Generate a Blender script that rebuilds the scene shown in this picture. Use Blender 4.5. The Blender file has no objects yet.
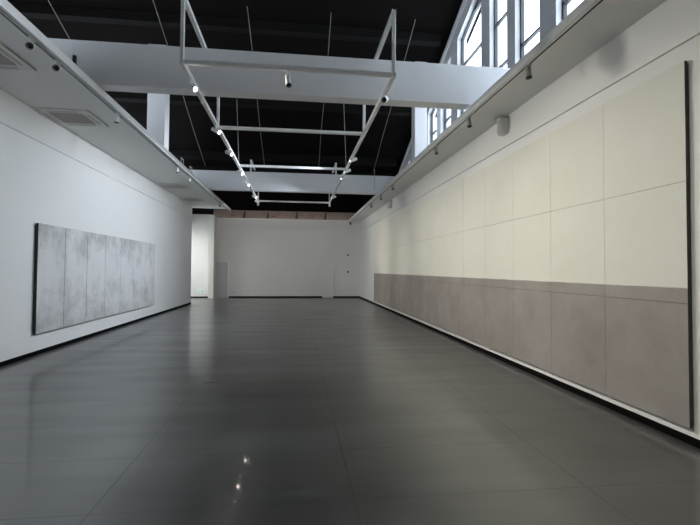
import bpy, bmesh, math, random
from mathutils import Vector, Matrix
random.seed(7)
S = bpy.context.scene
COL = S.collection

# ------------------------------------------------------------------ camera
cd = bpy.data.cameras.new('camera'); cam = bpy.data.objects.new('camera', cd); COL.objects.link(cam)
S.camera = cam
YAW, PITCH, ROLL, FPX = 0.1217, 0.0285, 0.0070, 443.0
fw = Vector((math.sin(YAW)*math.cos(PITCH), math.cos(YAW)*math.cos(PITCH), math.sin(PITCH)))
rt = Vector((math.cos(YAW), -math.sin(YAW), 0)); up = rt.cross(fw)
r2 = math.cos(ROLL)*rt + math.sin(ROLL)*up; u2 = -math.sin(ROLL)*rt + math.cos(ROLL)*up
cam.matrix_world = Matrix(((r2.x, u2.x, -fw.x, 0), (r2.y, u2.y, -fw.y, 0), (r2.z, u2.z, -fw.z, 1.6), (0, 0, 0, 1)))
cd.sensor_fit = 'HORIZONTAL'; cd.sensor_width = 36; cd.lens = FPX/700*36
cd.shift_y = -5.45/700
cd.clip_start = .05; cd.clip_end = 300

# ------------------------------------------------------------------ world: bright overcast sky
W = bpy.data.worlds.new('world'); S.world = W; W.use_nodes = True
wn = W.node_tree.nodes; wl = W.node_tree.links
bg = wn['Background']; bg.inputs['Color'].default_value = (.80, .90, 1.0, 1); bg.inputs['Strength'].default_value = 1.7
S.view_settings.view_transform = 'Standard'; S.view_settings.look = 'None'
S.view_settings.gamma = 1; S.view_settings.use_curve_mapping = False
S.view_settings.exposure = 1.85
try:
    S.cycles.max_bounces = 10; S.cycles.diffuse_bounces = 8; S.cycles.glossy_bounces = 4
    S.cycles.transparent_max_bounces = 12; S.cycles.sample_clamp_indirect = 6; S.cycles.caustics_reflective = False
except Exception: pass
LAMP_W = 118.0                                  # each lit track spotlight

# ------------------------------------------------------------------ materials
def mat(name, col, rough=.5, metal=0, noise=0, scale=4, bump=0, bscale=60, stretch=None, emit=0, emitcol=None, spec=.5):
    m = bpy.data.materials.new(name); m.use_nodes = True
    n, l = m.node_tree.nodes, m.node_tree.links
    b = n['Principled BSDF']
    b.inputs['Base Color'].default_value = (*col, 1); b.inputs['Roughness'].default_value = rough
    b.inputs['Metallic'].default_value = metal; b.inputs['Specular IOR Level'].default_value = spec
    if noise or bump:
        g = n.new('ShaderNodeNewGeometry'); src = g.outputs['Position']
        if stretch:
            mp = n.new('ShaderNodeMapping'); mp.inputs['Scale'].default_value = stretch
            l.new(src, mp.inputs['Vector']); src = mp.outputs['Vector']
    if noise:
        t = n.new('ShaderNodeTexNoise'); t.inputs['Scale'].default_value = scale; t.inputs['Detail'].default_value = 6
        t.inputs['Roughness'].default_value = .6
        l.new(src, t.inputs['Vector'])
        r = n.new('ShaderNodeMapRange'); r.inputs['From Min'].default_value = .3; r.inputs['From Max'].default_value = .7
        r.inputs['To Min'].default_value = 1-noise; r.inputs['To Max'].default_value = 1+noise
        l.new(t.outputs['Fac'], r.inputs['Value'])
        h = n.new('ShaderNodeVectorMath'); h.operation = 'SCALE'; h.inputs[0].default_value = col
        l.new(r.outputs['Result'], h.inputs['Scale']); l.new(h.outputs['Vector'], b.inputs['Base Color'])
    if bump:
        t2 = n.new('ShaderNodeTexNoise'); t2.inputs['Scale'].default_value = bscale; t2.inputs['Detail'].default_value = 4
        l.new(src, t2.inputs['Vector'])
        bp = n.new('ShaderNodeBump'); bp.inputs['Strength'].default_value = bump; bp.inputs['Distance'].default_value = .01
        l.new(t2.outputs['Fac'], bp.inputs['Height']); l.new(bp.outputs['Normal'], b.inputs['Normal'])
    if emit:
        b.inputs['Emission Color'].default_value = (*(emitcol or col), 1); b.inputs['Emission Strength'].default_value = emit
    return m

M = {}
M['wall'] = mat('white_plaster', (.83, .83, .83), .7, noise=.012, scale=1.2, bump=.05)
M['wallr'] = mat('warm_white_plaster', (.82, .815, .79), .7, noise=.012, scale=1.2, bump=.05)
M['backwall'] = mat('back_wall_paint', (.74, .73, .71), .7, noise=.012, scale=.8)
M['alcove'] = mat('alcove_paint', (.82, .81, .77), .7, noise=.01, scale=.8)
M['soffit'] = mat('soffit_paint', (.82, .82, .81), .75, noise=.01, scale=1)
M['beam'] = mat('beam_paint', (.86, .86, .88), .6, noise=.015, scale=1.5, stretch=(.4, 1, 1))
M['white'] = mat('white_metal', (.88, .88, .88), .4, noise=.01, scale=9)
M['whiteplastic'] = mat('white_plastic', (.72, .72, .70), .45, noise=.01, scale=9)
M['greymetal'] = mat('grey_metal', (.42, .42, .41), .45, noise=.02, scale=9)
M['slat'] = mat('grille_grey', (.50, .47, .44), .6, noise=.03, scale=20)
M['black'] = mat('black_plastic', (.012, .012, .012), .5, noise=.05, scale=20)
M['baseboard'] = mat('black_baseboard', (.004, .004, .004), .8, noise=.05, scale=5, spec=.05)
M['roof'] = mat('black_roof', (.0062, .0052, .0049), .9, noise=.2, scale=.6, spec=.05)
M['purlin'] = mat('dark_steel', (.010, .009, .0085), .8, noise=.1, scale=2, spec=.08)
M['cable'] = mat('pale_cable', (.20, .19, .17), .6, noise=.05, scale=20)
M['brick'] = mat('bare_masonry', (.32, .24, .20), .85, noise=.15, scale=3.5, bump=.2, bscale=20)
M['frame'] = mat('window_frame_grey', (.045, .045, .052), .5, noise=.03, scale=8)
M['pier'] = mat('pier_paint', (.62, .62, .65), .7, noise=.015, scale=2)
M['edge'] = mat('painting_edge', (.045, .046, .036), .7, noise=.1, scale=6)
M['edgeblack'] = mat('painting_edge_black', (.008, .008, .010), .6, noise=.1, scale=6)
M['lens_off'] = mat('dark_lens', (.01, .01, .012), .12, noise=.05, scale=30)
M['lens_on'] = mat('lit_lens', (1, .97, .9), .3, noise=.01, scale=30, emit=30, emitcol=(1, .96, .88))
M['lens_soft'] = mat('frosted_lit_lens', (.8, .82, .85), .5, noise=.01, scale=30, emit=2.5, emitcol=(.9, .95, 1))
M['green'] = mat('green_sign', (.22, .52, .36), .5, noise=.02, scale=30, emit=.05)
M['signwhite'] = mat('sign_white', (.85, .95, .88), .5, noise=.01, scale=30)
M['red'] = mat('red_tag', (.20, .11, .085), .7, noise=.05, scale=30)

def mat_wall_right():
    """plain warm wall with one soft, greyer and darker patch high up"""
    m = M['wallr'].copy(); m.name = 'warm_white_plaster_with_grey_patch'
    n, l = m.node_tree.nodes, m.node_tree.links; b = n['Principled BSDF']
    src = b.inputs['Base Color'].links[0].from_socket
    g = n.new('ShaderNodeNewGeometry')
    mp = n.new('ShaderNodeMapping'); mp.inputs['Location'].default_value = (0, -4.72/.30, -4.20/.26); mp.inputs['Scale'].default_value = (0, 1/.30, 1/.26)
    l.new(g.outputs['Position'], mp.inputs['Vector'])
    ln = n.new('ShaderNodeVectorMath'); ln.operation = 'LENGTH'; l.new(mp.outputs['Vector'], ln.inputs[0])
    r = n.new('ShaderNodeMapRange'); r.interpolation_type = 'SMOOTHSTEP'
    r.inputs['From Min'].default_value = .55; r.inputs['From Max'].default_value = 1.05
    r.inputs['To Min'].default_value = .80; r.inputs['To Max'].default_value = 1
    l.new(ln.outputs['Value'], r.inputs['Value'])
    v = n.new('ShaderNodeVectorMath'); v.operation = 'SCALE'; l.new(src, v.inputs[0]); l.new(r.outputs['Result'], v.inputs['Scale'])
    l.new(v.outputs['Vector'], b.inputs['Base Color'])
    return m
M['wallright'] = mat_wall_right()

def mat_floor():
    m = bpy.data.materials.new('polished_dark_concrete'); m.use_nodes = True
    n, l = m.node_tree.nodes, m.node_tree.links; b = n['Principled BSDF']
    g = n.new('ShaderNodeNewGeometry')
    mp = n.new('ShaderNodeMapping'); mp.inputs['Scale'].default_value = (.35, 1.6, 1); l.new(g.outputs['Position'], mp.inputs['Vector'])
    t = n.new('ShaderNodeTexNoise'); t.inputs['Scale'].default_value = 1.1; t.inputs['Detail'].default_value = 7; t.inputs['Roughness'].default_value = .62
    l.new(mp.outputs['Vector'], t.inputs['Vector'])
    cr = n.new('ShaderNodeValToRGB'); cr.color_ramp.elements[0].position = .3; cr.color_ramp.elements[1].position = .72
    cr.color_ramp.elements[0].color = (.070, .069, .068, 1); cr.color_ramp.elements[1].color = (.112, .110, .107, 1)
    l.new(t.outputs['Fac'], cr.inputs['Fac'])
    # saw-cut joints: 1.74 m across the room, .87 m along it
    sp = n.new('ShaderNodeSeparateXYZ'); l.new(g.outputs['Position'], sp.inputs['Vector'])
    def joint(out, off, per, half):
        a = n.new('ShaderNodeMath'); a.operation = 'SUBTRACT'; l.new(out, a.inputs[0]); a.inputs[1].default_value = off
        p = n.new('ShaderNodeMath'); p.operation = 'PINGPONG'; l.new(a.outputs[0], p.inputs[0]); p.inputs[1].default_value = per/2
        c = n.new('ShaderNodeMath'); c.operation = 'LESS_THAN'; l.new(p.outputs[0], c.inputs[0]); c.inputs[1].default_value = half
        return c.outputs[0]
    jx = joint(sp.outputs['X'], -1.32+17.4*10, 1.74, .007); jy = joint(sp.outputs['Y'], 3.10, .87, .005)
    mx = n.new('ShaderNodeMath'); mx.operation = 'MAXIMUM'; l.new(jx, mx.inputs[0]); l.new(jy, mx.inputs[1])
    # the grout is worn: joints fade in and out
    t3 = n.new('ShaderNodeTexNoise'); t3.inputs['Scale'].default_value = .7; l.new(g.outputs['Position'], t3.inputs['Vector'])
    r3 = n.new('ShaderNodeMapRange'); r3.inputs['From Min'].default_value = .38; r3.inputs['From Max'].default_value = .62
    r3.inputs['To Min'].default_value = .25; r3.inputs['To Max'].default_value = .95; l.new(t3.outputs['Fac'], r3.inputs['Value'])
    ml = n.new('ShaderNodeMath'); ml.operation = 'MULTIPLY'; l.new(mx.outputs[0], ml.inputs[0]); l.new(r3.outputs['Result'], ml.inputs[1])
    mix = n.new('ShaderNodeMix'); mix.data_type = 'RGBA'; l.new(ml.outputs[0], mix.inputs['Factor'])
    l.new(cr.outputs['Color'], mix.inputs['A']); mix.inputs['B'].default_value = (.012, .012, .012, 1)
    l.new(mix.outputs['Result'], b.inputs['Base Color'])
    t2 = n.new('ShaderNodeTexNoise'); t2.inputs['Scale'].default_value = 1.7; t2.inputs['Detail'].default_value = 8; l.new(mp.outputs['Vector'], t2.inputs['Vector'])
    rr = n.new('ShaderNodeMapRange'); rr.inputs['To Min'].default_value = .20; rr.inputs['To Max'].default_value = .48; l.new(t2.outputs['Fac'], rr.inputs['Value'])
    l.new(rr.outputs['Result'], b.inputs['Roughness'])
    b.inputs['IOR'].default_value = 1.9
    b.inputs['Coat Weight'].default_value = .25; b.inputs['Coat Roughness'].default_value = .05
    return m
M['floor'] = mat_floor()

def mat_mural():
    """pale cream above a hard horizon at 1.45 m, mottled brownish grey below it"""
    m = bpy.data.materials.new('cream_and_grey_canvas'); m.use_nodes = True
    n, l = m.node_tree.nodes, m.node_tree.links; b = n['Principled BSDF']; b.inputs['Roughness'].default_value = .8
    b.inputs['Specular IOR Level'].default_value = .25
    g = n.new('ShaderNodeNewGeometry'); sp = n.new('ShaderNodeSeparateXYZ'); l.new(g.outputs['Position'], sp.inputs['Vector'])
    t = n.new('ShaderNodeTexNoise'); t.inputs['Scale'].default_value = 1.3; t.inputs['Detail'].default_value = 8; t.inputs['Roughness'].default_value = .65
    l.new(g.outputs['Position'], t.inputs['Vector'])
    lo = n.new('ShaderNodeValToRGB'); e = lo.color_ramp.elements
    e[0].position = .30; e[0].color = (.268, .244, .226, 1); e[1].position = .70; e[1].color = (.365, .340, .318, 1)
    l.new(t.outputs['Fac'], lo.inputs['Fac'])
    hi = n.new('ShaderNodeValToRGB'); e = hi.color_ramp.elements
    e[0].position = .30; e[0].color = (.745, .74, .66, 1); e[1].position = .70; e[1].color = (.785, .78, .715, 1)
    l.new(t.outputs['Fac'], hi.inputs['Fac'])
    w = n.new('ShaderNodeTexNoise'); w.inputs['Scale'].default_value = 3; l.new(g.outputs['Position'], w.inputs['Vector'])
    a = n.new('ShaderNodeMath'); a.operation = 'MULTIPLY_ADD'; l.new(w.outputs['Fac'], a.inputs[0]); a.inputs[1].default_value = .016; l.new(sp.outputs['Z'], a.inputs[2])
    r = n.new('ShaderNodeMapRange'); r.inputs['From Min'].default_value = 1.452; r.inputs['From Max'].default_value = 1.462; l.new(a.outputs[0], r.inputs['Value'])
    mix = n.new('ShaderNodeMix'); mix.data_type = 'RGBA'; l.new(r.outputs['Result'], mix.inputs['Factor'])
    l.new(lo.outputs['Color'], mix.inputs['A']); l.new(hi.outputs['Color'], mix.inputs['B'])
    l.new(mix.outputs['Result'], b.inputs['Base Color'])
    f = n.new('ShaderNodeTexNoise'); f.inputs['Scale'].default_value = 220; l.new(g.outputs['Position'], f.inputs['Vector'])
    bp = n.new('ShaderNodeBump'); bp.inputs['Strength'].default_value = .08; bp.inputs['Distance'].default_value = .005
    l.new(f.outputs['Fac'], bp.inputs['Height']); l.new(bp.outputs['Normal'], b.inputs['Normal'])
    return m
M['mural'] = mat_mural()

def mat_greypaint():
    """pale grey wash, cloudy darker marks gathering towards the top and bottom edges of the canvases"""
    m = bpy.data.materials.new('grey_ink_canvas'); m.use_nodes = True
    n, l = m.node_tree.nodes, m.node_tree.links; b = n['Principled BSDF']; b.inputs['Roughness'].default_value = .8
    b.inputs['Specular IOR Level'].default_value = .25
    g = n.new('ShaderNodeNewGeometry'); sp = n.new('ShaderNodeSeparateXYZ'); l.new(g.outputs['Position'], sp.inputs['Vector'])
    t = n.new('ShaderNodeTexNoise'); t.inputs['Scale'].default_value = 1.6; t.inputs['Detail'].default_value = 10; t.inputs['Roughness'].default_value = .72
    l.new(g.outputs['Position'], t.inputs['Vector'])
    d = n.new('ShaderNodeMath'); d.operation = 'SUBTRACT'; l.new(sp.outputs['Z'], d.inputs[0]); d.inputs[1].default_value = 1.48
    ab = n.new('ShaderNodeMath'); ab.operation = 'ABSOLUTE'; l.new(d.outputs[0], ab.inputs[0])
    ma = n.new('ShaderNodeMath'); ma.operation = 'MULTIPLY_ADD'; l.new(ab.outputs[0], ma.inputs[0]); ma.inputs[1].default_value = -.20; l.new(t.outputs['Fac'], ma.inputs[2])
    cr = n.new('ShaderNodeValToRGB'); e = cr.color_ramp.elements
    e[0].position = .18; e[0].color = (.41, .41, .415, 1); e[1].position = .47; e[1].color = (.72, .72, .73, 1)
    l.new(ma.outputs[0], cr.inputs['Fac']); l.new(cr.outputs['Color'], b.inputs['Base Color'])
    return m
M['greypaint'] = mat_greypaint()

def mat_glass():
    m = bpy.data.materials.new('clear_window_glass'); m.use_nodes = True
    n, l = m.node_tree.nodes, m.node_tree.links; n.remove(n['Principled BSDF'])
    tr = n.new('ShaderNodeBsdfTransparent'); tr.inputs['Color'].default_value = (.95, .97, .98, 1)
    gl = n.new('ShaderNodeBsdfGlossy'); gl.inputs['Roughness'].default_value = .02
    mx = n.new('ShaderNodeMixShader'); mx.inputs['Fac'].default_value = .05
    l.new(tr.outputs[0], mx.inputs[1]); l.new(gl.outputs[0], mx.inputs[2]); l.new(mx.outputs[0], n['Material Output'].inputs['Surface'])
    return m
M['glass'] = mat_glass()

# ------------------------------------------------------------------ mesh helpers
class MB:
    def __init__(s): s.bm = bmesh.new()
    def box(s, x0, x1, y0, y1, z0, z1, bev=0):
        g = bmesh.ops.create_cube(s.bm, size=1)
        for v in g['verts']: v.co = Vector(((x0+x1)/2+v.co.x*(x1-x0), (y0+y1)/2+v.co.y*(y1-y0), (z0+z1)/2+v.co.z*(z1-z0)))
        if bev:
            ed = list({e for v in g['verts'] for e in v.link_edges})
            bmesh.ops.bevel(s.bm, geom=ed, offset=bev, segments=2, affect='EDGES', profile=.5)
        return s
    def bar(s, a, b, w, h):
        a, b = Vector(a), Vector(b); d = (b-a); L = d.length; d.normalize()
        ref = Vector((0, 0, 1)) if abs(d.z) < .9 else Vector((1, 0, 0))
        sx = d.cross(ref).normalized(); sy = sx.cross(d).normalized()
        g = bmesh.ops.create_cube(s.bm, size=1)
        for v in g['verts']: v.co = (a+b)/2 + sx*v.co.x*w + sy*v.co.y*h + d*v.co.z*L
        bmesh.ops.bevel(s.bm, geom=list({e for v in g['verts'] for e in v.link_edges}), offset=min(w, h)*.12, segments=1, affect='EDGES')
        return s
    def prism(s, pts, ax, a0, a1):
        """polygon in the two other axes, extruded along ax from a0 to a1"""
        def P(p, a):
            q = list(p); q.insert(ax, a); return Vector(q)
        v0 = [s.bm.verts.new(P(p, a0)) for p in pts]; v1 = [s.bm.verts.new(P(p, a1)) for p in pts]
        s.bm.faces.new(v0); s.bm.faces.new(v1[::-1]); n = len(pts)
        for i in range(n): s.bm.faces.new((v0[i], v1[i], v1[(i+1) % n], v0[(i+1) % n]))
        return s
    def lathe(s, prof, o, d, n=20):
        """prof = [(distance along d, radius)] turned about the line from o along d"""
        o, d = Vector(o), Vector(d).normalized()
        ref = Vector((0, 0, 1)) if abs(d.z) < .9 else Vector((1, 0, 0))
        a = d.cross(ref).normalized(); b = d.cross(a)
        rings = []
        for t, r in prof:
            if r < 1e-6: rings.append([s.bm.verts.new(o+d*t)])
            else: rings.append([s.bm.verts.new(o+d*t+(a*math.cos(2*math.pi*k/n)+b*math.sin(2*math.pi*k/n))*r) for k in range(n)])
        for A, B in zip(rings, rings[1:]):
            for k in range(n):
                k2 = (k+1) % n
                if len(A) == 1 and len(B) == 1: continue
                if len(A) == 1: s.bm.faces.new((A[0], B[k2], B[k]))
                elif len(B) == 1: s.bm.faces.new((A[k], A[k2], B[0]))
                else: s.bm.faces.new((A[k], A[k2], B[k2], B[k]))
        return s
    def tube(s, pts, r, n=8):
        for a, b in zip(pts, pts[1:]):
            L = (Vector(b)-Vector(a)).length
            s.lathe([(0, 0), (0, r), (L, r), (L, 0)], a, Vector(b)-Vector(a), n)
        return s
    def build(s, name, m, parent=None, origin=None, smooth=False, kind=None):
        bmesh.ops.recalc_face_normals(s.bm, faces=s.bm.faces[:])
        o0 = Vector(origin) if origin is not None else (Vector(parent.location) if parent is not None else Vector((0, 0, 0)))
        for v in s.bm.verts: v.co -= o0
        me = bpy.data.meshes.new(name); s.bm.to_mesh(me); s.bm.free()
        for mm in (m if isinstance(m, (list, tuple)) else [m]): me.materials.append(mm)
        if smooth:
            for p in me.polygons: p.use_smooth = True
            try: me.set_sharp_from_angle(angle=math.radians(40))
            except Exception: pass
        o = bpy.data.objects.new(name, me); COL.objects.link(o)
        if parent is not None: o.parent = parent           # parents are unrotated, at o0
        else: o.location = o0
        if kind: o['kind'] = kind
        return o

def tag(o, label, cat, group=None):
    o['label'] = label; o['category'] = cat
    if group: o['group'] = group
    return o
def thing(name, label, cat, loc, group=None):
    o = bpy.data.objects.new(name, None); o.empty_display_size = .1; COL.objects.link(o); o.location = loc
    return tag(o, label, cat, group)
def struct(name, mb, m, parent=None): return mb.build(name, m, parent, kind='structure' if parent is None else None)

# ------------------------------------------------------------------ room shell
XL, XR, YB, YF = -4.70, 3.66, 25.20, -10.8
ZL, ZR = 4.45, 4.32                       # underside of the two dropped ceilings
XA = -8.6                                 # far side of the alcove
RID, HR, SL = 7.4, 8.98, .405             # roof ridge, its height, slope
def roofz(y):
    d = abs(y-RID) % 18.2                 # gable roof repeating every 18.2 m, valleys over the beams
    return HR-SL*min(d, 18.2-d)

struct('floor', MB().box(XA-.2, XR+.4, YF-.2, 26.2, -.2, 0), M['floor'])

WE = 20.8                                 # where the wall opens into the alcove
w = MB()
w.box(XL-.2, XL, YF, WE, 0, 3.900).box(XL-.2, XL-.03, YF, WE, 3.900, 3.917).box(XL-.2, XL, YF, WE, 3.917, ZL+.02)
w.box(XA, XL-.2, WE-.2, WE, 0, ZL+.02)
struct('wall_left', w, M['wall'])
w = MB()
w.box(XR, XR+.2, YF, 25.6, 0, 3.78).box(XR+.03, XR+.2, YF, 25.6, 3.78, 3.80).box(XR, XR+.2, YF, 25.6, 3.80, 4.42)
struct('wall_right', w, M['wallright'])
w = MB()
w.box(XA, XR, YB, YB+.15, 0, 3.815).box(XA, XR, YB+.03, YB+.15, 3.815, 3.833).box(XA, XR, YB, YB+.15, 3.833, 4.38).box(XA, -4.65, YB, YB+.15, 4.38, 4.60)
struct('wall_back', w, M['backwall'])
struct('trim_1', MB().box(XL+.05, XR, YB-.06, YB+.16, 4.38, 4.42, .006), M['beam'])
w = MB(); w.box(-4.60, XR+.4, YB+.28, YB+.45, 4.2, 4.91)
struct('wall_back_masonry', w, M['brick'])
# dark upper storey
struct('wall_back_upper', MB().box(XA, XR+.5, YB+.46, YB+.6, 4.2, 9.6), M['roof'])
struct('wall_right_upper', MB().prism([(16.6, 4.42), (25.7, 4.42), (25.7, roofz(25.7)), (16.6, roofz(16.6))], 0, 3.90, 3.90+.3), M['roof'])
struct('roof_gutter', MB().box(XA, 3.9, 16.48, 16.70, 5.17, 5.45), M['purlin'])
ys = [YF-.2, YF, -1.7, RID, 16.5, 25.6, 25.8]
w = MB().prism([(y, roofz(y)+.02) for y in ys] + [(YF-.2, 2.0), ][:0] + [(25.8, 4.4), (YF-.2, 4.4)], 0, XA-.2, XA)
struct('wall_left_upper', w, M['roof'])
w = MB().prism([(y, roofz(y)) for y in ys] + [(y, roofz(y)+.2) for y in ys[::-1]], 0, XA-.2, XR+.75)
struct('ceiling', w, M['roof'])
struct('wall_front', MB().box(XA, XR+.5, YF-.2, YF, 0, 4.6), M['wall'])
struct('wall_front_upper', MB().box(XA, XR+.5, YF-.2, YF, 4.6, roofz(YF)+.2), M['roof'])
# alcove's far wall gets an added, unseen tall window that lights it
w = MB(); y0, y1 = 21.6, 24.6
w.box(XA-.2, XA, WE-.2, y0, 0, 4.4).box(XA-.2, XA, y1, 25.4, 0, 4.4).box(XA-.2, XA, y0, y1, 0, .9).box(XA-.2, XA, y0, y1, 3.3, 4.4)
struct('wall_alcove', w, M['alcove'])

# baseboards
struct('baseboard_left', MB().box(XL, XL+.012, YF, WE+.012, 0, .075).box(XA, XL, WE, WE+.012, 0, .075), M['baseboard'])
struct('baseboard_right', MB().box(XR-.012, XR, YF, YB-.012, 0, .075), M['baseboard'])
struct('baseboard_back', MB().box(-3.69, 1.50, YB-.012, YB, 0, .085).box(2.13, XR, YB-.012, YB, 0, .085).box(XA, -4.66, YB-.012, YB, 0, .075), M['baseboard'])

# flush doors in the back wall
def flush_door(n, x0, x1, h, z0, m):
    d = MB().box(x0+.012, x1-.012, YB-.02, YB-.001, z0, h-.012, .002)
    o = struct(n, d, m)
    MB().box(x1, x1+.045, YB-.03, YB, z0, h).build('door_jamb', M['white'], o)
    MB().box(x0-.02, x0, YB-.012, YB, z0, h+.02).box(x0, x1, YB-.012, YB, h, h+.02).build('door_frame', M['backwall'], o)
M['door_grey'] = mat('grey_door_paint', (.56, .56, .58), .6, noise=.01, scale=2)
flush_door('door_1', -4.36, -3.72, 1.97, .005, M['door_grey'])
flush_door('door_2', 1.16, 2.08, 1.95, .1, M['backwall'])
# boxed column in the alcove opening
struct('column', MB().box(-4.65, -4.38, 24.5, YB, 0, 4.5, .004), M['alcove'])

# dropped ceilings along both walls
def soffit(name, pts, z0, fz, z1, fascia):
    m = MB().prism(pts, 2, z0, z0+.02)
    m.box(*fascia, fz, z1)
    return struct(name, m, M['soffit'])
soffit('ceiling_left', [(XL-.2, YF), (-3.14, YF), (-3.14, 21.79), (XL-.2, 21.45)], ZL, 4.365, 4.478, (-3.145, -3.12, YF, 21.8))
soffit('ceiling_right', [(2.97, YF), (3.92, YF), (3.92, 25.45), (2.97, 25.18)], ZR, ZR-.006, 4.425, (2.95, 2.975, YF, 25.15))

# cross beams and roof posts
for y in (7.30, 16.45):
    struct('ceiling_beam', MB().box(XA, 3.9, y, y+.27, 4.48, 5.165, .006), M['beam'])
struct('column', MB().box(-3.76, -3.33, 11.6, 12.0, 4.50, 7.6, .01), M['beam'])
struct('column', MB().box(3.16, 3.50, 11.6, 11.93, 4.37, 7.6, .01), M['beam'])

# steel purlins under the black roof
for y in (10.8, 13.2, 15.66, 5.0, 2.5, 19.0, 22.0, -4.0, -7.0):
    z = roofz(y); s = (roofz(y+.05)-roofz(y-.05))*10
    m = MB().prism([(y-.07, z-.02-s*.07), (y+.07, z-.02+s*.07), (y+.07, z-.24+s*.07), (y-.07, z-.24-s*.07)], 0, XA, 3.6)
    struct('roof_beam', m, M['purlin'])

# ------------------------------------------------------------------ glazed gable wall above the right-hand dropped ceiling
GX0, GX1, GLX = 3.90, 4.14, 4.03
SILL = 4.62
wins = [(14.95, 15.55), (13.25, 14.02), (12.0, 12.86), (10.84, 11.65), (8.97, 10.38), (7.80, 8.55), (6.68, 7.49), (5.0, 6.22)]
def rz(y): return roofz(y)-.02
def hz(y): return rz(y)-.45
def sill(y): return SILL
# piers between the windows
edges = [16.6]
for a, b in wins: edges += [b, a]
edges.append(-11.0)
m = MB()
for i in range(0, len(edges), 2):
    y1, y0 = edges[i], edges[i+1]
    top = [(y1, rz(y1))] + [(k, rz(k)) for k in (16.5, RID, -1.7) if y0 < k < y1] + [(y0, rz(y0))]
    m.prism([(y0, 4.42), (y1, 4.42)] + top, 0, GX0, GX1)
# wall under and above each window
for a, b in wins:
    m.box(GX0, GX1, a, b, 4.42, sill(a))
    mid = [(RID, rz(RID))] if a < RID < b else []
    midh = [(RID, hz(RID))] if a < RID < b else []
    m.prism([(a, hz(a))] + midh + [(b, hz(b)), (b, rz(b))] + mid + [(a, rz(a))], 0, GX0, GX1)
struct('wall_right_gable', m, M['pier'])
# pale rake board along the roof edge
m = MB()
m.prism([(16.6, rz(16.6)), (RID, rz(RID)), (-1.6, rz(-1.6)), (-1.6, rz(-1.6)-.13), (RID, rz(RID)-.13), (16.6, rz(16.6)-.13)], 0, GX0-.05, GX0)
struct('trim_2', m, M['beam'])
TR = (5.67, 6.61, 7.57)
for i, (a, b) in enumerate(wins):
    T = lambda y: min(hz(y), 99)
    f = MB(); fw_ = .035
    f.box(GLX-.03, GLX+.03, a, a+fw_, sill(a), hz(a)).box(GLX-.03, GLX+.03, b-fw_, b, sill(a), hz(b)).box(GLX-.03, GLX+.03, a, b, sill(a), sill(a)+fw_)
    f.prism([(a, hz(a)), (b, hz(b)), (b, hz(b)-.05), (a, hz(a)-.05)], 0, GLX-.03, GLX+.03)
    for z in TR:
        ya, yb = a, b
        if b > RID and z > hz(b): yb = min(b, RID+(HR-.47-z)/SL) if b < 17 else b
        if a < RID and z > hz(a): ya = max(a, RID-(HR-.47-z)/SL) if a > -2 else a
        if sill(a) < z < max(hz(a), hz(b)) and yb > ya: f.box(GLX-.03, GLX+.03, max(a, ya), min(b, yb), z-.02, z+.02)
    o = struct('window_%d' % (i+1), f, M['frame'])
    g = MB().prism([(a, sill(a)), (b, sill(a)), (b, hz(b)), (a, hz(a))], 0, GLX-.004, GLX+.004)
    g.build('window_glass', M['glass'], o)
    # daylight portal: guides sampling of the sky through this window, gives no light itself
    pd = bpy.data.lights.new('window_portal', 'AREA'); pd.shape = 'RECTANGLE'; pd.size = b-a; pd.size_y = max(hz(a), hz(b))-sill(a)
    pd.cycles.is_portal = True
    po = bpy.data.objects.new('window_portal', pd); COL.objects.link(po)
    po.location = (GX1+.02, (a+b)/2, sill(a)+pd.size_y/2)
    po.rotation_euler = Matrix(((0, 0, 1), (1, 0, 0), (0, 1, 0))).to_euler()
# unseen window added to light the alcove
y0, y1 = 21.6, 24.6
f = MB()
for y in (y0, (y0+y1)/2, y1): f.box(XA-.12, XA-.06, y-.03, y+.03, .9, 3.3)
f.box(XA-.12, XA-.06, y0, y1, .9, .96).box(XA-.12, XA-.06, y0, y1, 3.24, 3.3)
o = struct('window_%d' % (len(wins)+1), f, M['frame'])
MB().box(XA-.095, XA-.085, y0, y1, .9, 3.3).build('window_glass', M['glass'], o)
pd = bpy.data.lights.new('window_portal', 'AREA'); pd.shape = 'RECTANGLE'; pd.size = y1-y0; pd.size_y = 2.4; pd.cycles.is_portal = True
po = bpy.data.objects.new('window_portal', pd); COL.objects.link(po); po.location = (XA-.25, (y0+y1)/2, 2.1)
po.rotation_euler = Matrix(((0, 0, -1), (-1, 0, 0), (0, 1, 0))).to_euler()

# ------------------------------------------------------------------ the two multi-panel paintings
p = thing('painting', 'huge cream and grey-brown painting of many canvases along the warm white wall', 'painting', (XR, 12.0, .16))
ya, yb, zr = 3.70, 20.30, [.16, 1.305, 2.45, 3.59]
n = 15; st = (yb-ya)/n
MB().box(XR-.03, XR-.002, ya+.01, yb-.01, .18, 3.57).build('backing_frame', M['edge'], p)
def canvas(x_face, x_back, y0, y1, z0, z1, face, edge, parent):
    m = MB(); lo, hi = min(x_face, x_back), max(x_face, x_back)
    m.box(lo, hi, y0, y1, z0, z1, .003)
    m.bm.normal_update()
    s = 1 if x_face > x_back else -1
    for f in m.bm.faces: f.material_index = 0 if f.normal.x*s > .3 else 1
    return m.build('canvas_panel', [face, edge], parent)
for i in range(n):
    for k in range(3):
        g = .0012
        canvas(XR-.055, XR-.02, ya+i*st+g, ya+(i+1)*st-g, zr[k]+g, zr[k+1]-g, M['mural'], M['edge'], p)
p = thing('painting', 'long pale grey cloudy painting of seven upright canvases on the white wall', 'painting', (XL, 11.97, .40))
ya, yb = 8.62, 15.34; st = (yb-ya)/7
MB().box(XL+.002, XL+.03, ya+.03, yb-.03, .44, 2.37).build('backing_frame', M['edgeblack'], p)
for i in range(7):
    canvas(XL+.075, XL+.025, ya+i*st+.006, ya+(i+1)*st-.006, .40, 2.405, M['greypaint'], M['edgeblack'], p)

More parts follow.
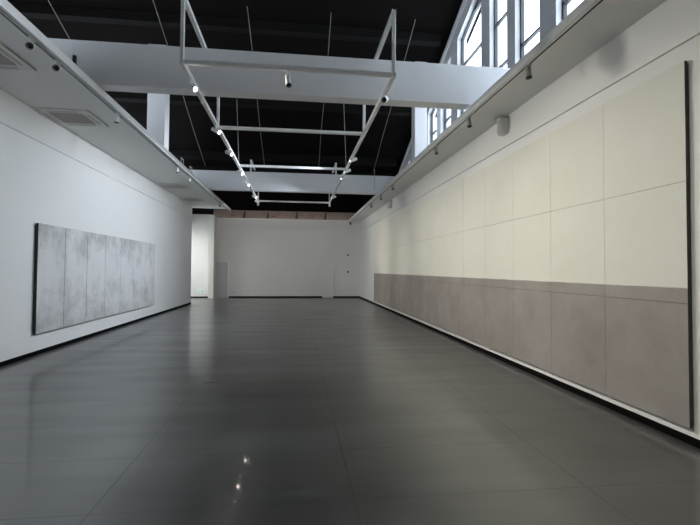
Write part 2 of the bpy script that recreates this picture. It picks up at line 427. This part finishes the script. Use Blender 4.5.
# ------------------------------------------------------------------ suspended lighting rig
RX0, RX1, RZ, RU = -1.53, 1.34, 4.345, 5.245
YS = (6.05, 8.78, 11.97, 15.1, 18.1)
rig = thing('lighting_rig', 'white square-tube lighting rig hung under and over the two white beams', 'lighting rig', (-.075, 12.0, RZ))
for x in (RX0, RX1):
    MB().bar((x, YS[0]-.03, RZ), (x, YS[-1]+.03, RZ), .055, .055).build('lower_rail', M['white'], rig)
    for a, b in ((YS[0], YS[1]), (YS[3], YS[4])):
        MB().bar((x, a-.03, RU), (x, b+.03, RU), .055, .055).build('upper_rail', M['white'], rig)
        for y in (a, b): MB().bar((x, y, RZ+.028), (x, y, RU-.028), .05, .05).build('post', M['white'], rig)
for y in (YS[0], YS[1], YS[2], YS[4]):
    MB().bar((RX0+.028, y, RZ), (RX1-.028, y, RZ), .065, .06).build('crossbar', M['white'], rig)
# hanger wires from the roof to the rig
for x, lab in ((RX0, 'thin dark hanger wire to the rig rail on the grey-painting side'), (RX1, 'thin dark hanger wire to the rig rail on the window side')):
    tag(MB().tube([(x, 11.97, RZ+.03), (x-.12, 11.97, roofz(11.97))], .006, 6).build('hanger_wire', M['greymetal'], origin=(x, 11.97, RZ)), lab, 'wire', 'hanger wires of the lighting rig')
tag(MB().tube([(2.90, 16.3, 4.6), (2.90, 16.3, roofz(16.3))], .008, 6).build('drop_wire', M['greymetal'], origin=(2.9, 16.3, 4.6)), 'thin dark wire hanging straight down in front of the far white beam', 'wire')

# pale cables running down the black roof slope
for x, lab in ((-5.48, 'thin pale cable on the black roof above the grey painting\'s ceiling edge'),
               (-3.21, 'thin pale cable on the black roof beside the white post over the grey painting side'),
               (-1.15, 'thin pale cable on the black roof just inside the rig\'s lit-spotlight rail'),
               (.77, 'thin pale cable on the black roof just inside the rig rail nearer the windows'),
               (2.79, 'thin pale cable on the black roof nearest the tall windows')):
    pts = [(x+.012*math.sin(y*1.7), y, roofz(y)-.27-.01*abs(math.sin(y*1.3))) for y in (10.15, 11.0, 12.1, 13.2, 14.3, 15.2, 16.0)]
    tag(MB().tube(pts, .009, 6).build('roof_cable', M['cable'], origin=pts[0]), lab, 'cable', 'cables on the roof slope')

# ------------------------------------------------------------------ spotlights
def spot(loc, aim, label, lit=False, group=None, drop=.07, L=.17, R=.037, body='white', power=1.0, size=1.15, col=(1, .95, .84), lens=None):
    """track spotlight: adapter box in the track, stem, cylindrical head turned along aim, recessed lens"""
    loc = Vector(loc); aim = Vector(aim).normalized()
    t = thing('track_spotlight', label, 'spotlight', loc, group)
    c = loc+Vector((0, 0, -drop-.03))
    MB().box(loc.x-.018, loc.x+.018, loc.y-.06, loc.y+.06, loc.z-.028, loc.z-.001, .004).build('track_adapter', M[body], t)
    MB().tube([(loc.x, loc.y, loc.z-.02), tuple(c)], .011, 10).build('stem', M[body], t, smooth=True)
    h = L*.5
    MB().lathe([(-h, 0), (-h, R*.86), (-h+.012, R), (h-.004, R), (h, R*.97), (h, R*.82), (h-.022, R*.78), (h-.022, 0)], c, aim, 22).build('lamp_head', M[body], t, smooth=True)
    MB().lathe([(-.010, 0), (-.010, R*.77), (.004, R*.74), (.012, R*.45), (.014, 0)], c+aim*(h-.004), aim, 20).build('lens', M[lens or ('lens_on' if lit else 'lens_off')], t, smooth=True)
    MB().lathe([(h-.010, R*1.0), (h-.010, R*1.06), (h+.004, R*1.06), (h+.004, R*.84), (h-.010, R*.84)], c, aim, 22).build('front_ring', M['black' if not lit else body], t, smooth=True)
    if lit:
        d = bpy.data.lights.new('spot_beam', 'SPOT'); d.energy = LAMP_W*power; d.color = col
        d.spot_size = size; d.spot_blend = .9; d.shadow_soft_size = .03
        o = bpy.data.objects.new('spot_beam', d); COL.objects.link(o); o.parent = t
        o.location = c+aim*(h+.03)-loc
        o.rotation_euler = (-aim).to_track_quat('Z', 'Y').to_euler()
    return t
zb = RZ-.028
COOL = (.83, .91, 1)
def at_wall(x, y, ty, tz): return (XR-x, ty-y, tz-zb)
SL_ = [(6.55, 'lit white spotlight on the rig rail in front of the near white beam'),
       (8.57, 'lit white spotlight where the second rig crossbar meets the rail'),
       (10.2, 'lit white spotlight on the rail between the second and third rig crossbars'),
       (12.22, 'lit white spotlight just past the third rig crossbar'),
       (13.85, 'lit white spotlight on the rail in front of the far white beam\'s face'),
       (16.3, 'lit white spotlight on the rail at the underside of the far white beam'),
       (17.5, 'lit white spotlight on the rail just before the end crossbar of the rig')]
for y, lab in SL_:
    spot((RX0, y, zb), at_wall(RX0, y, y+{13.85: -1.2, 16.3: 0.6, 17.5: 2.6}.get(y, -2.2), 1.15), lab, True, 'lit spotlights on the rig rail', power=.76, size=1.4)
def at_left(x, y, ty, tz): return (XL-x, ty-y, tz-zb)
for y, lab in ((10.4, 'lit white spotlight alone on the window-side rail over the dark roof'),
               (11.62, 'lit white spotlight just before the third crossbar on the window-side rail'),
               (12.5, 'lit white spotlight just past the third crossbar on the window-side rail'),
               (15.9, 'lit white spotlight on the window-side rail under the far white beam')):
    spot((RX1, y, zb), at_left(RX1, y, y+.6, 1.8), lab, True, 'spotlights washing the grey painting\'s wall', size=1.7, power=.66, col=COOL, lens='lens_soft')  # real heads, switched on here to brighten the grey painting's wall
spot((RX1, 6.62, zb), (-.42, -.80, -.42), 'unlit spotlight on the window-side rail in front of the near white beam')
# unseen second rig added behind the camera, its heads brightening both walls
fill_rig = thing('lighting_rig', 'added white lighting rig, unseen behind the camera', 'lighting rig', (-.075, 0, RZ))
for x in (RX0, RX1): MB().bar((x, -9, RZ), (x, 3.6, RZ), .055, .055).build('lower_rail', M['white'], fill_rig)
for y in (-9, -2, 3.5): MB().bar((RX0+.028, y, RZ), (RX1-.028, y, RZ), .065, .06).build('crossbar', M['white'], fill_rig)
for i, y in enumerate((-1.5, .2, 1.8, 3.2)):
    spot((RX0, y, zb), at_wall(RX0, y, y+1.6, .6), 'added white fill spotlight behind the camera turned to the cream painting', True, 'added fill spotlights behind the camera turned to the cream painting', size=1.35, power=.22)
    spot((RX1, y, zb), at_left(RX1, y, y+1.2, 1.7), 'lit white spotlight behind the camera turned to the grey painting\'s wall', True, 'spotlights behind the camera turned to the grey painting\'s wall', size=1.6, power=.6, col=COOL)
for x, y, tx, lab in ((RX0, 18.06, -2.2, 'lit white spotlight at the lit-spotlight rail\'s end, turned to the back wall'), (RX1, 17.9, 1.6, 'lit white spotlight at the end of the window-side rail, facing the back wall')):
    spot((x, y, zb), (tx-x, YB-y, 2.6-zb), lab, True, 'lit spotlights facing the back wall', size=1.9, power=.40, col=(1, .98, .95))
spot((-.13, 6.05, RZ-.0345), (.12, -.35, -.95), 'unlit white spotlight hanging from the middle of the first rig crossbar', drop=.10, L=.17)

# tracks in the dropped ceilings, with their spotlights
t = thing('ceiling_track', 'white track with a dark slot along the dropped ceiling over the grey painting', 'track', (-3.28, 9, ZL))
MB().box(-3.305, -3.262, YF, 22.0, ZL-.022, ZL, .002).build('track_body', M['white'], t)
MB().box(-3.296, -3.271, YF, 22.0, ZL-.0235, ZL-.0205).build('track_slot', M['black'], t)
t = thing('ceiling_track', 'white track with a dark slot along the dropped ceiling over the cream painting', 'track', (3.0, 9, ZR))
MB().box(2.985, 3.025, YF, 25.0, ZR-.016, ZR, .002).build('track_body', M['white'], t)
MB().box(2.992, 3.018, YF, 25.0, ZR-.0175, ZR-.0145).build('track_slot', M['black'], t)
for y, a, lab in ((5.85, (.28, -.85, -.42), 'unlit spotlight beside the nearest air vent on the dropped ceiling'),
                  (6.45, (.28, -.85, -.42), 'unlit spotlight between the first two air vents, facing out from the dropped ceiling'),
                  (8.5, (-.1, .1, -1), 'unlit upright white spotlight beside the second air vent'),
                  (12.7, (-.1, .05, -1), 'unlit upright white spotlight halfway along the grey painting\'s dropped ceiling'),
                  (14.1, (-.1, .05, -1), 'unlit upright white spotlight just before the third air vent'),
                  (19.6, (.2, -.8, -.55), 'unlit spotlight near the far end of the grey painting\'s dropped ceiling')):
    spot((-3.283, y, ZL-.022), a, lab, False, 'spotlights on the ceiling over the grey painting', drop=.055, L=.16, R=.04, body='white')
for y, lab in ((5.42, 'unlit grey spotlight under the window-side dropped ceiling, nearest the camera end'),
               (7.42, 'unlit grey spotlight under the window-side dropped ceiling where the near beam meets it'),
               (9.26, 'unlit grey spotlight under the window-side dropped ceiling just past the near beam'),
               (13.6, 'unlit grey spotlight under the window-side dropped ceiling before the far beam'),
               (15.6, 'unlit grey spotlight under the window-side dropped ceiling at the far beam'),
               (17.6, 'unlit grey spotlight under the window-side dropped ceiling beyond the far beam')):
    spot((3.004, y, ZR-.016), (.05, -.1, -1), lab, False, 'spotlights on the window-side dropped ceiling', drop=.06, L=.17, R=.04, body='greymetal')

# ------------------------------------------------------------------ air conditioning cassettes
def cassette(x, y, w, label):
    t = thing('air_vent', label, 'air conditioner', (x, y, ZL), 'ceiling air vents')
    h = w/2
    m = MB().box(x-h, x+h, y-h, y-h+.16, ZL-.03, ZL-.001, .006).box(x-h, x+h, y+h-.16, y+h, ZL-.03, ZL-.001, .006)
    m.box(x-h, x-h+.16, y-h+.15, y+h-.15, ZL-.03, ZL-.001, .006).box(x+h-.16, x+h, y-h+.15, y+h-.15, ZL-.03, ZL-.001, .006)
    m.build('cassette_frame', M['whiteplastic'], t)
    i = h-.165
    g = MB().box(x-i, x+i, y-i, y+i, ZL-.012, ZL-.001)
    k = 14
    for q in range(k):
        yy = y-i+(q+.5)*2*i/k
        g.box(x-i, x+i, yy-.008, yy+.008, ZL-.028, ZL-.010)
    g.build('intake_grille', M['slat'], t)
    for dx, dy in ((1, 0), (-1, 0), (0, 1), (0, -1)):
        cx, cy = x+dx*(h-.085), y+dy*(h-.085); lw = i*.9
        a, b = (.03, lw) if dx else (lw, .03)
        MB().box(cx-a, cx+a, cy-b, cy+b, ZL-.034, ZL-.028, .002).build('air_louver', M['slat'], t)
cassette(-4.20, 6.35, .92, 'square white air vent nearest along the dropped ceiling, beside the first spotlights')
cassette(-4.215, 8.88, .92, 'square white air vent second along the dropped ceiling, beside the upright spotlight')
cassette(-4.13, 15.8, .92, 'square white air vent third along the dropped ceiling, past the grey painting')
cassette(-4.25, 18.75, .92, 'square white air vent last along the dropped ceiling, near the alcove opening')

# ------------------------------------------------------------------ wall speakers, small fittings
def speaker(y, label):
    t = thing('wall_speaker', label, 'speaker', (3.58, y, 4.0), 'speakers under the window-side dropped ceiling')
    m = MB().prism([(3.655, y-.11), (3.655, y+.11), (3.56, y+.095), (3.515, y+.05), (3.515, y-.05), (3.56, y-.095)], 2, 4.0, 4.27)
    bmesh.ops.bevel(m.bm, geom=m.bm.edges[:], offset=.008, segments=2, affect='EDGES')
    m.build('speaker_cabinet', M['whiteplastic'], t)
    MB().box(3.510, 3.516, y-.042, y+.042, 4.02, 4.25, .002).build('speaker_grille', M['slat'], t)
    MB().box(3.52, 3.655, y-.12, y+.12, 4.27, 4.29, .004).build('mounting_bracket', M['greymetal'], t)
speaker(7.36, 'small white speaker high on the warm white wall, close above the cream painting')
speaker(16.78, 'small white speaker high on the warm white wall, far along near the back')

t = thing('floodlight', 'small black floodlight on a white stem against the near white beam', 'floodlight', (-3.135, 6.61, 4.479))
MB().box(-3.143, -3.122, 6.55, 6.67, 4.479, 4.492, .003).build('mounting_plate', M['black'], t)
MB().box(-3.155, -3.112, 6.588, 6.632, 4.492, 4.60, .008).build('lamp_housing', M['black'], t)
MB().tube([(-3.133, 6.61, 4.59), (-3.13, 6.61, 4.74)], .011, 10).build('stem', M['white'], t, smooth=True)
for y, lab in ((12.6, 'small dark bracket on top of the dropped ceiling, between two upright spotlights'), (13.6, 'small dark bracket on top of the dropped ceiling, close to the far beam')):
    m = MB().bar((-3.133, y-.12, 4.48), (-3.133, y-.12, 4.62), .02, .02).bar((-3.133, y+.12, 4.48), (-3.133, y+.12, 4.62), .02, .02).bar((-3.133, y-.13, 4.62), (-3.133, y+.13, 4.62), .02, .02)
    tag(m.build('bracket', M['greymetal'], origin=(-3.133, y, 4.48)), lab, 'bracket', 'brackets on the dropped ceiling edge')

def wall_plate(name, x, z, w, h, label, cat, group=None, dot=True):
    t = thing(name, label, cat, (x, YB, z), group)
    MB().box(x-w/2, x+w/2, YB-.012, YB-.001, z-h/2, z+h/2, .003).build('cover_plate', M['whiteplastic'], t)
    return t
for z, lab in ((2.44, 'small white wall plate with a dark button, upper of two on the back wall'), (1.47, 'small white wall plate with a dark button, lower of two on the back wall')):
    t = wall_plate('wall_switch', 2.97, z, .20, .24, lab, 'switch', 'wall plates on the back wall')
    MB().lathe([(0, .055), (.03, .05), (.035, 0)], (2.97, YB-.011, z), (0, -1, 0), 18).build('button', M['black'], t, smooth=True)
t = wall_plate('power_socket', -3.41, .29, .14, .10, 'small white power socket low on the back wall beside the grey door', 'socket')
for dx in (-.03, .03): MB().box(-3.41+dx-.014, -3.41+dx+.014, YB-.0135, YB-.011, .275, .305).build('socket_hole', M['black'], t)
t = thing('exit_sign', 'small green and white evacuation sign low on the alcove wall', 'sign', (-5.18, YB, .37))
MB().box(-5.35, -5.01, YB-.02, YB-.001, .29, .46, .004).build('sign_plate', M['signwhite'], t)
m = MB()
m.prism([(-5.31, .375), (-5.25, .435), (-5.25, .395), (-5.17, .395), (-5.17, .355), (-5.25, .355), (-5.25, .315)], 1, YB-.023, YB-.019)
m.build('arrow', M['green'], t)
m = MB().prism([(-5.13, .315), (-5.05, .315), (-5.05, .435), (-5.13, .435)], 1, YB-.023, YB-.019)
m.build('doorway_symbol', M['green'], t)

t = thing('security_camera', 'small black security camera at the top corner of the back wall', 'camera', (3.10, YB, 4.24))
MB().box(3.06, 3.14, YB-.03, YB-.001, 4.20, 4.36, .004).build('mounting_plate', M['black'], t)
MB().lathe([(0, 0), (0, .05), (.16, .05), (.18, .04), (.18, 0)], (3.10, YB-.05, 4.24), (-.2, -1, -.25), 18).build('camera_body', M['black'], t, smooth=True)

for x, lab in ((-2.9, 'small dark clamp on the masonry strip nearest the grey door'), (-1.58, 'small dark clamp on the masonry strip under the rig\'s end corner'),
               (.04, 'small dark clamp on the masonry strip over the middle of the back wall'), (1.68, 'small dark clamp on the masonry strip over the back wall\'s flush door')):
    t = thing('pipe_clamp', lab, 'clamp', (x, YB+.27, 4.44), 'clamps on the masonry strip')
    MB().box(x-.03, x+.03, YB+.20, YB+.279, 4.44, 4.86, .005).build('upright', M['black'], t)
    MB().bar((x-.10, YB+.22, 4.46), (x-.02, YB+.24, 4.70), .03, .03).build('brace', M['black'], t)
for x, lab in ((-1.25, 'small reddish label on the masonry strip near the rig\'s end corner'), (.95, 'small reddish label on the masonry strip over the back wall\'s middle'), (-3.55, 'small reddish label on the masonry strip over the grey door')):
    tag(MB().box(x-.12, x+.12, YB+.268, YB+.279, 4.56, 4.63, .002).build('label_plate', M['red'], origin=(x, YB+.28, 4.56)), lab, 'label', 'labels on the masonry strip')

# unseen lamp added to brighten the alcove, with a ceiling slab to hold it
struct('ceiling_alcove', MB().box(XA, -6.0, WE, YB, 3.9, 4.0), M['soffit'])
t = thing('alcove_fill_lamp', 'added round white fill lamp inside the alcove', 'lamp', (-6.9, 23.4, 3.9))
MB().lathe([(0, 0), (0, .22), (.06, .20), (.06, 0)], (-6.9, 23.4, 3.899), (0, 0, -1), 28).build('lamp_body', M['white'], t, smooth=True)
MB().lathe([(0, 0), (0, .17), (.02, .15), (.03, 0)], (-6.9, 23.4, 3.838), (0, 0, -1), 28).build('diffuser', M['lens_on'], t, smooth=True)
d = bpy.data.lights.new('alcove_fill_light', 'AREA'); d.shape = 'DISK'; d.size = .3; d.energy = 18; d.color = (1, .96, .86)
o = bpy.data.objects.new('alcove_fill_light', d); COL.objects.link(o); o.parent = t; o.location = (0, 0, -.12)
